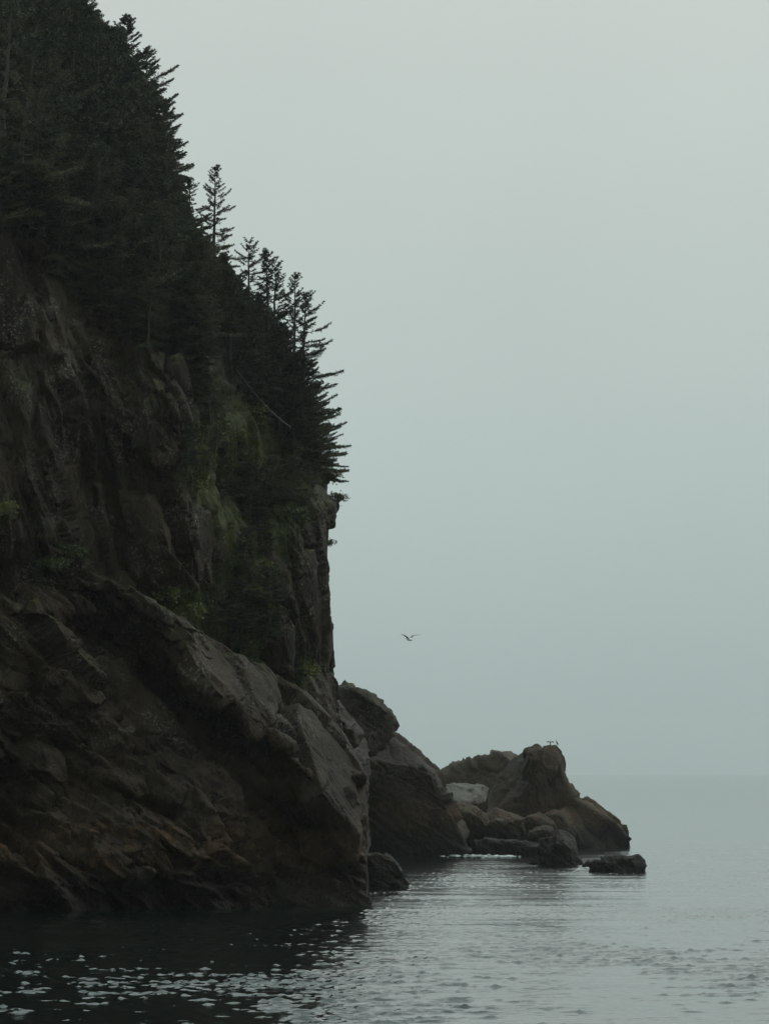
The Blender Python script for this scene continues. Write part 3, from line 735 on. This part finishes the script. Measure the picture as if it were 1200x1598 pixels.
tree_to('small', 0, (60, 912), (32, 868), 'small dark spruce on the ledge at the left edge', 2.0)
tree_to('small', 1, (375, 985), (372, 900), 'young spruce on the turf shelf above the ridge slabs', 0.5, 1.2)
tree_to('small', 0, (410, 1000), (405, 930), 'young spruce right of its twin on the turf shelf', 1.4, 1.2)
tree_to('small', 1, (455, 1060), (440, 995), 'dark low spruce at the seaward end of the turf shelf', 2.4, 1.2)

rg_ = np.random.default_rng(31)
for x, y, h in ((330, 640, 3.0), (352, 760, 2.6), (395, 800, 3.0), (415, 850, 2.4), (385, 870, 2.6), (400, 920, 2.8), (345, 960, 2.2), (425, 960, 2.6), (300, 720, 2.2), (430, 770, 3.0), (465, 770, 2.6), (370, 1010, 2.2)):
    plant_tree('small', int(rg_.integers(0, 2)), ground_at(x, y) + np.array((0, -0.2, -0.2)), h * rg_.uniform(0.9, 1.25), rg_.random() * 6.28, 'stunted spruce clinging to the turf of the steep gully', 'stunted spruces in the gully', (0.08, 0), rg_.uniform(1.1, 1.5))

# the forest: every other tree stands where the slope is wooded
rng = np.random.default_rng(5)
cand = np.nonzero((inside(FOREST, pxA, pyA)) & (pxA > -40) & (pyA > -150))[0]
rng.shuffle(cand)
spots = []
for i in cand:
    p = vA[i]
    if all((p[0] - q[0]) ** 2 + (p[1] - q[1]) ** 2 + 0.5 * (p[2] - q[2]) ** 2 > 2.0 ** 2 for q in spots): spots.append(p)
    if len(spots) >= 290: break
SKYLINE = ([0, 120, 160, 200, 240, 275, 290, 300, 320, 345, 370, 400, 430, 460, 490, 520], [-300, -40, 10, 60, 120, 195, 260, 310, 345, 365, 400, 440, 480, 530, 600, 680])
for p in spots:
    a, b_ = project(p[None])
    k = int(rng.integers(0, 7)); edge = b_[0] > 300
    h = rng.uniform(5.5, 9.0) if edge else rng.uniform(8.0, 13.0)
    # the skyline steps down towards the point
    lim = P(a[0], np.interp(a[0] + 14, SKYLINE[0], SKYLINE[1]), p[1])[2] - p[2]
    if h > lim: h = lim * rng.uniform(0.8, 1.0)
    if h < 2.2: continue
    plant_tree('dense', k, p + np.array((0, 0, -0.3)), h, rng.random() * 6.28, 'dark spruce whose crown merges into the dense forest on the slope', 'spruces of the cliff top forest', tuple(rng.normal(0, 0.04, 2)), rng.uniform(0.9, 1.25))

# smaller trees crowd the brink where the slope breaks into the rock face
brink = [(0, 335), (40, 345), (72, 360), (98, 400), (128, 440), (160, 470), (200, 515), (250, 535), (300, 548), (322, 565)]
bx = np.array(brink, float); t_ = np.linspace(0, len(brink) - 1, 26)
for k, u in enumerate(t_):
    x = np.interp(u, range(len(brink)), bx[:, 0]) + rng.normal(0, 7); y = np.interp(u, range(len(brink)), bx[:, 1]) - abs(rng.normal(0, 14))
    g = ground_at(x, y)
    plant_tree('dense', int(rng.integers(0, 3)), g + np.array((0, 0, -0.5)), rng.uniform(3.2, 5.5), rng.random() * 6.28, 'short bushy spruce on the brink of the bare rock face', 'bushy spruces along the cliff brink', (0.10, 0.0), rng.uniform(1.2, 1.6))

# ------------------------------------------------------------------ shrubs, grass, dead wood
def shrub_mesh(seed, n=420, flat=0.7):
    r = np.random.default_rng(seed); leaf = Acc()
    cl = r.normal(0, 0.42, (14, 3)) * (1, 1, flat); cl[:, 2] = np.abs(cl[:, 2]) + 0.1
    c = cl[r.integers(0, 14, n)] + r.normal(0, 0.17, (n, 3))
    d = r.normal(0, 1, (n, 3)); d[:, 2] = np.abs(d[:, 2]); d /= np.linalg.norm(d, axis=1, keepdims=True)
    w = np.cross(d, r.normal(0, 1, (n, 3))); w /= np.linalg.norm(w, axis=1, keepdims=True)
    leaf.tri(np.stack((c - w * 0.05, c + w * 0.05, c + d * 0.17), 1)); leaf.tri(np.stack((c - w * 0.05, c + d * 0.15, c + d * 0.06 - w * 0.11), 1))
    wood = Acc()
    for q in cl: wood.tube(np.array(((0, 0, -0.25), q * (0.4, 0.4, 0.5), q)), (0.03, 0.018, 0.008), 3)
    return leaf.mesh('foliage', M['shrub']), wood.mesh('stem', M['bark'], True)
SH = [shrub_mesh(41), shrub_mesh(42), shrub_mesh(43, 500, 0.5)]
def shrub(px, py, size, label, k=0, off=0.0, B=False, group=None, rz=0.0):
    if B:
        p_x, p_y = project(vB); d = (p_x - px) ** 2 + (p_y - py) ** 2; i = np.nonzero(d < 64)[0]
        g = vB[i[np.argmin(vB[i, 1])]]
    else: g = ground_at(px, py, 6)
    o = bpy.data.objects.new('shrub', None); col.objects.link(o); o.location = g + np.array((0, off, 0)); o.scale = (size,) * 3; o.rotation_euler = (0, 0, rz)
    tag(o, label, 'shrub', group); link('foliage', SH[k][0], o); link('stem', SH[k][1], o)
shrub(528, 773, 0.75, 'tiny shrub sticking out from the knob on the cliff edge', 0, 0.4)
shrub(524, 848, 0.55, 'tiny tuft of shrub on the mid height crack of the cliff edge', 1, 0.4)
shrub(518, 752, 1.0, 'rounded heath bush capping the cliff corner under the leaning spruce', 2)
shrub(110, 868, 1.1, 'leafy dark shrub on the ledge below the smooth rock panel', 0, -0.4)
shrub(85, 884, 1.0, 'leafy shrub beside the small spruce on the left ledge', 1, -0.4)
shrub(8, 800, 0.9, 'small shrub in the crack at the left edge of the picture', 2, -0.6)
shrub(295, 960, 1.2, 'bright green cushion of shrub behind the top ridge slab', 2, -0.6)
shrub(480, 1050, 1.0, 'shrub at the right end of the turf shelf', 1, -0.5)
r2 = np.random.default_rng(77)
cr = np.nonzero(in_ramp > 0.5)[0]; r2.shuffle(cr)
done = []
for i in cr:
    if all(np.linalg.norm(vA[i] - q) > 1.35 for q in done):
        done.append(vA[i])
        if len(done) >= 80: break
for q in done:
    k = int(r2.integers(0, 3)); s = r2.uniform(0.6, 1.25)
    o = bpy.data.objects.new('shrub', None); col.objects.link(o); o.location = q; o.scale = (s,) * 3; o.rotation_euler = (0, 0, r2.random() * 6.28)
    tag(o, 'low green shrub among the turf of the steep gully', 'shrub', 'shrubs in the green gully'); link('foliage', SH[k][0], o); link('stem', SH[k][1], o)

def grass():
    r = np.random.default_rng(8)
    g = vA.reshape(nrA, ncA, 3); nn = grid_normals(g).reshape(-1, 3)
    if nn[(nrA // 2) * ncA + ncA // 4][1] > 0: nn = -nn
    i = np.nonzero((s_ramp > 0.35) & (nn[:, 2] > 0.12))[0]
    i = r.choice(i, 40000)
    o = vA[i] + r.normal(0, 0.07, (len(i), 3))
    d = np.stack((r.normal(0, 0.4, len(i)), r.normal(-0.25, 0.4, len(i)), np.ones(len(i))), 1) + nn[i] * 0.5; d[:, 2] -= 0.3
    d /= np.linalg.norm(d, axis=1, keepdims=True); L = r.uniform(0.22, 0.55, len(i))[:, None]
    w = np.cross(d, r.normal(0, 1, (len(i), 3))); w /= np.linalg.norm(w, axis=1, keepdims=True)
    a = Acc(); tip = o + d * L + np.array((0, -0.05, -0.12)) * L
    a.tri(np.stack((o - w * 0.022, o + w * 0.022, tip), 1))
    tag(link('grass', a.mesh('grass', M['grass'])), 'rough dark green turf growing down the steep gully', 'grass', kind='stuff')
grass()

def dead_trunk():
    a = Acc(); p0 = ground_at(378, 585) + np.array((0, -2.5, 0.3)); p1 = ground_at(462, 682) + np.array((0, -2.5, 0.6))
    n = 9; t = np.linspace(0, 1, n)[:, None]; r = np.random.default_rng(4)
    path = p0 * (1 - t) + p1 * t; path[:, 2] -= np.sin(t[:, 0] * 3.14) * 0.35
    a.tube(path, np.linspace(0.02, 0.055, n), 6)
    for k in range(12):
        u = r.uniform(0.15, 0.85); q = p0 * (1 - u) + p1 * u; q[2] -= math.sin(u * 3.14) * 0.35
        d = np.array((r.normal(0, 0.5), r.normal(-0.2, 0.4), -0.7 if r.random() < 0.7 else 0.6)); L = r.uniform(0.4, 1.1)
        a.tube(np.array((q, q + d * L * 0.5, q + d * L + np.array((0, 0, -0.1)))), (0.02, 0.014, 0.006), 3)
    tag(link('dead_tree', a.mesh('dead_tree', M['dead'], True)), 'bare pale dead trunk leaning across the wooded slope', 'dead tree')
dead_trunk()

# ------------------------------------------------------------------ foam where the swell breaks
def foam():
    r = np.random.default_rng(3); a = Acc(); d, f = ico(2)
    def puff(px, py, D, n, sx, sy, size):
        nonlocal a
        c = P(px, py, far(D))
        for _ in range(n):
            s = size * r.uniform(0.3, 1.0) * np.array((1.7, 1.3, 0.22))
            q = d * s * (1 + 0.25 * r.normal(0, 1, (len(d), 1)))
            o = np.array((c[0] + r.normal(0, sx), c[1] + r.normal(0, sy), r.uniform(0.0, 0.12)))
            a.v.append(q + o); a.f.append(f + a.n); a.n += len(d)
    puff(735, 1331, 204, 70, 1.3, 1.6, 0.17); puff(776, 1332, 202.5, 60, 0.8, 1.2, 0.2); puff(752, 1335, 200, 40, 1.4, 1.6, 0.10)
    puff(925, 1358, 178.5, 40, 0.6, 1.0, 0.14);
    puff(600, 1397, 141, 14, 0.9, 0.8, 0.07); puff(968, 1368, 168.5, 8, 0.9, 0.5, 0.06)
    tag(link('foam', a.mesh('foam', M['foam'], True)), 'white foam breaking along the foot of the rocks', 'foam', kind='stuff')
foam()

# ------------------------------------------------------------------ birds
def loft(sections, sides=12):
    """sections: (centre, half width vector, half height vector)"""
    v, f = [], []
    for c, a, b_ in sections:
        for k in range(sides):
            t = 2 * math.pi * k / sides
            v.append(np.array(c) + np.array(a) * math.cos(t) + np.array(b_) * math.sin(t))
    n = len(sections)
    for i in range(n - 1):
        for k in range(sides):
            a0 = i * sides + k; a1 = i * sides + (k + 1) % sides
            f.append((a0, a1, a1 + sides, a0 + sides))
    f.append(tuple(range(sides))[::-1]); f.append(tuple(range((n - 1) * sides, n * sides)))
    return v, f
def fuse(name, lofts, mat, voxel):
    bm = bmesh.new()
    for v, f in lofts:
        vs = [bm.verts.new(x) for x in v]
        for q in f: bm.faces.new([vs[i] for i in q])
    bmesh.ops.recalc_face_normals(bm, faces=bm.faces)
    m = bpy.data.meshes.new(name); bm.to_mesh(m); bm.free()
    tmp = bpy.data.objects.new('tmp', m); col.objects.link(tmp)
    md = tmp.modifiers.new('r', 'REMESH'); md.mode = 'VOXEL'; md.voxel_size = voxel
    sm = tmp.modifiers.new('s', 'SMOOTH'); sm.iterations = 2; sm.factor = 0.4
    dg = bpy.context.evaluated_depsgraph_get(); out = bpy.data.meshes.new_from_object(tmp.evaluated_get(dg))
    bpy.data.objects.remove(tmp); bpy.data.meshes.remove(m)
    out.name = name; out.materials.clear(); out.materials.append(mat)
    out.polygons.foreach_set('use_smooth', np.ones(len(out.polygons), bool))
    return out
def ball_axis(pts):
    """tube through (x, y, z, half width, half height) points"""
    p = np.array([q[:3] for q in pts], float); t = np.gradient(p, axis=0); t /= np.linalg.norm(t, axis=1, keepdims=True)
    out = []
    for q, d in zip(pts, t):
        up = np.array((0, 0, 1.0)) if abs(d[2]) < 0.9 else np.array((-1.0, 0, 0))
        a = np.cross(d, up); a /= np.linalg.norm(a); b_ = np.cross(a, d)
        out.append((q[:3], a * q[3], b_ * q[4]))
    return loft(out)

def gull():
    # nose along +X, wings along Y
    body = ball_axis([(-0.34, 0, 0.0, .045, .008), (-0.26, 0, 0.0, .05, .02), (-0.15, 0, -.01, .065, .055), (0.0, 0, -.01, .085, .08), (0.12, 0, 0.0, .075, .07), (0.19, 0, .03, .05, .05), (0.235, 0, .045, .05, .05), (0.275, 0, .042, .038, .038), (0.30, 0, .035, .018, .018)])
    parts = [body]
    for s in (-1, 1):
        secs = []
        for y, z, x, ch in ((0.03, 0.03, 0.03, .115), (0.18, 0.13, 0.05, .105), (0.33, 0.23, 0.09, .095), (0.50, 0.27, 0.05, .075), (0.66, 0.29, -.03, .05), (0.76, 0.29, -.10, .018)):
            secs.append(((x, s * y, z), (ch, 0, 0), (0, 0, 0.016 if y < .6 else 0.010)))
        parts.append(loft(secs, 10))
    mt, nt, bs = new_mat('gull_plumage'); b = NB(nt)
    tc = b.n('ShaderNodeTexCoord'); sp = b.n('ShaderNodeSeparateXYZ'); b.l(tc.outputs['Object'], sp.inputs[0])
    ay = b.math('ABSOLUTE', sp.outputs['Y']); c = b.mix(b.ramp(ay, 0.09, 0.14), (0.55, 0.55, 0.54, 1), (0.12, 0.13, 0.135, 1))
    c = b.mix(b.ramp(ay, 0.58, 0.66), c, (0.03, 0.03, 0.032, 1)); b.l(c, bs.inputs['Base Color']); bs.inputs['Roughness'].default_value = 0.7
    root = bpy.data.objects.new('gull', None); col.objects.link(root)
    root.location = P(639, 998, 243); root.rotation_euler = (0, R(-4), R(180 - 48))
    tag(root, 'gull in flight with raised wings over the open water', 'bird')
    body_o = link('body', fuse('gull_body', parts, mt, 0.010), root)
    bk = loft([((0.295, 0, .035), (0, .012, 0), (0, 0, .014)), ((0.335, 0, .030), (0, .009, 0), (0, 0, .010)), ((0.355, 0, .020), (0, .003, 0), (0, 0, .004))], 8)
    link('beak', fuse('beak', [bk], M['beak'], 0.003), body_o)
    return root
gull()

def cormorant(spread, px, py, D, rz, label):
    parts = [ball_axis([(-0.20, 0, -.02, .035, .010), (-0.15, 0, .05, .05, .03), (-0.09, 0, .16, .075, .07), (-0.02, 0, .29, .085, .085), (0.03, 0, .38, .06, .06), (0.05, 0, .45, .035, .035), (0.035, 0, .52, .028, .03), (0.05, 0, .575, .033, .032), (0.09, 0, .59, .03, .028), (0.115, 0, .587, .014, .013)])]
    for s in (-1, 1): parts.append(ball_axis([(-0.02, s * .045, .14, .028, .028), (0.0, s * .05, .06, .018, .018), (0.01, s * .05, 0.0, .016, .016), (0.07, s * .055, -.015, .03, .010)]))
    if spread:
        for s in (-1, 1):
            secs = []
            for y, z, ch in ((0.04, 0.36, .05), (0.16, 0.44, .06), (0.28, 0.52, .075), (0.36, 0.50, .11), (0.44, 0.40, .09), (0.47, 0.33, .04)):
                secs.append(((-0.02, s * y, z - ch * 0.5), (0.018, 0, 0), (0, s * 0.01, ch)))
            parts.append(loft(secs, 10))
    else:
        for s in (-1, 1): parts.append(ball_axis([(0.02, s * .075, .36, .02, .05), (-0.06, s * .088, .24, .022, .075), (-0.14, s * .06, .10, .018, .05), (-0.20, s * .03, .02, .01, .015)]))
    root = bpy.data.objects.new('cormorant', None); col.objects.link(root)
    root.location = P(px, py, D); root.rotation_euler = (0, 0, rz); root.scale = (0.86 if spread else 1.05,) * 3
    tag(root, label, 'bird', 'cormorants on the islet peak')
    body_o = link('body', fuse('cormorant_body', parts, M['plume'], 0.012), root)
    bk = loft([((0.11, 0, .587), (0, .010, 0), (0, 0, .010)), ((0.16, 0, .582), (0, .006, 0), (0, 0, .007)), ((0.185, 0, .574), (0, .003, 0), (0, 0, .004))], 8)
    link('beak', fuse('beak', [bk], M['beak'], 0.003), body_o)
    return root
def top_of(obj, px):
    v = np.concatenate([np.array([q.co[:] for q in o.data.vertices]) for o in [obj] + list(obj.children)]); a, b_ = project(v)
    i = np.nonzero(np.abs(a - px) < 4.0)[0]; j = i[np.argmin(b_[i])]
    q = P(px, b_[j], v[j][1]); return q
for spread, px, rz, lab in ((True, 858.5, R(-80), 'black cormorant drying its spread wings on the islet peak'), (False, 868.5, R(170), 'black cormorant sitting with folded wings on the islet peak')):
    t = top_of(peak, px)
    bird = cormorant(spread, px, 1160, t[1], rz, lab)
    bird.location = t + np.array((0, 0, -0.03))

# ------------------------------------------------------------------ haze: the mist over the water
def haze():
    bm = bmesh.new(); bmesh.ops.create_cube(bm, size=1.0)
    lo, hi = np.array((-4400, -2600, -15.0)), np.array((4400, 9600, 130.0))
    for v in bm.verts: v.co = Vector([(lo[i] + hi[i]) / 2 + v.co[i] * (hi[i] - lo[i]) for i in range(3)])
    m = bpy.data.meshes.new('haze'); bm.to_mesh(m); bm.free()
    mt = bpy.data.materials.new('mist'); mt.use_nodes = True; nt = mt.node_tree; nt.nodes.clear()
    o = nt.nodes.new('ShaderNodeOutputMaterial'); pv = nt.nodes.new('ShaderNodeVolumePrincipled')
    pv.inputs['Color'].default_value = (0.93, 0.97, 0.96, 1); pv.inputs['Density'].default_value = 0.00008; pv.inputs['Anisotropy'].default_value = 0.85
    nt.links.new(pv.outputs[0], o.inputs['Volume']); m.materials.append(mt)
    tag(link('haze', m), 'thin pale mist over the sea', 'mist', kind='stuff')
haze()
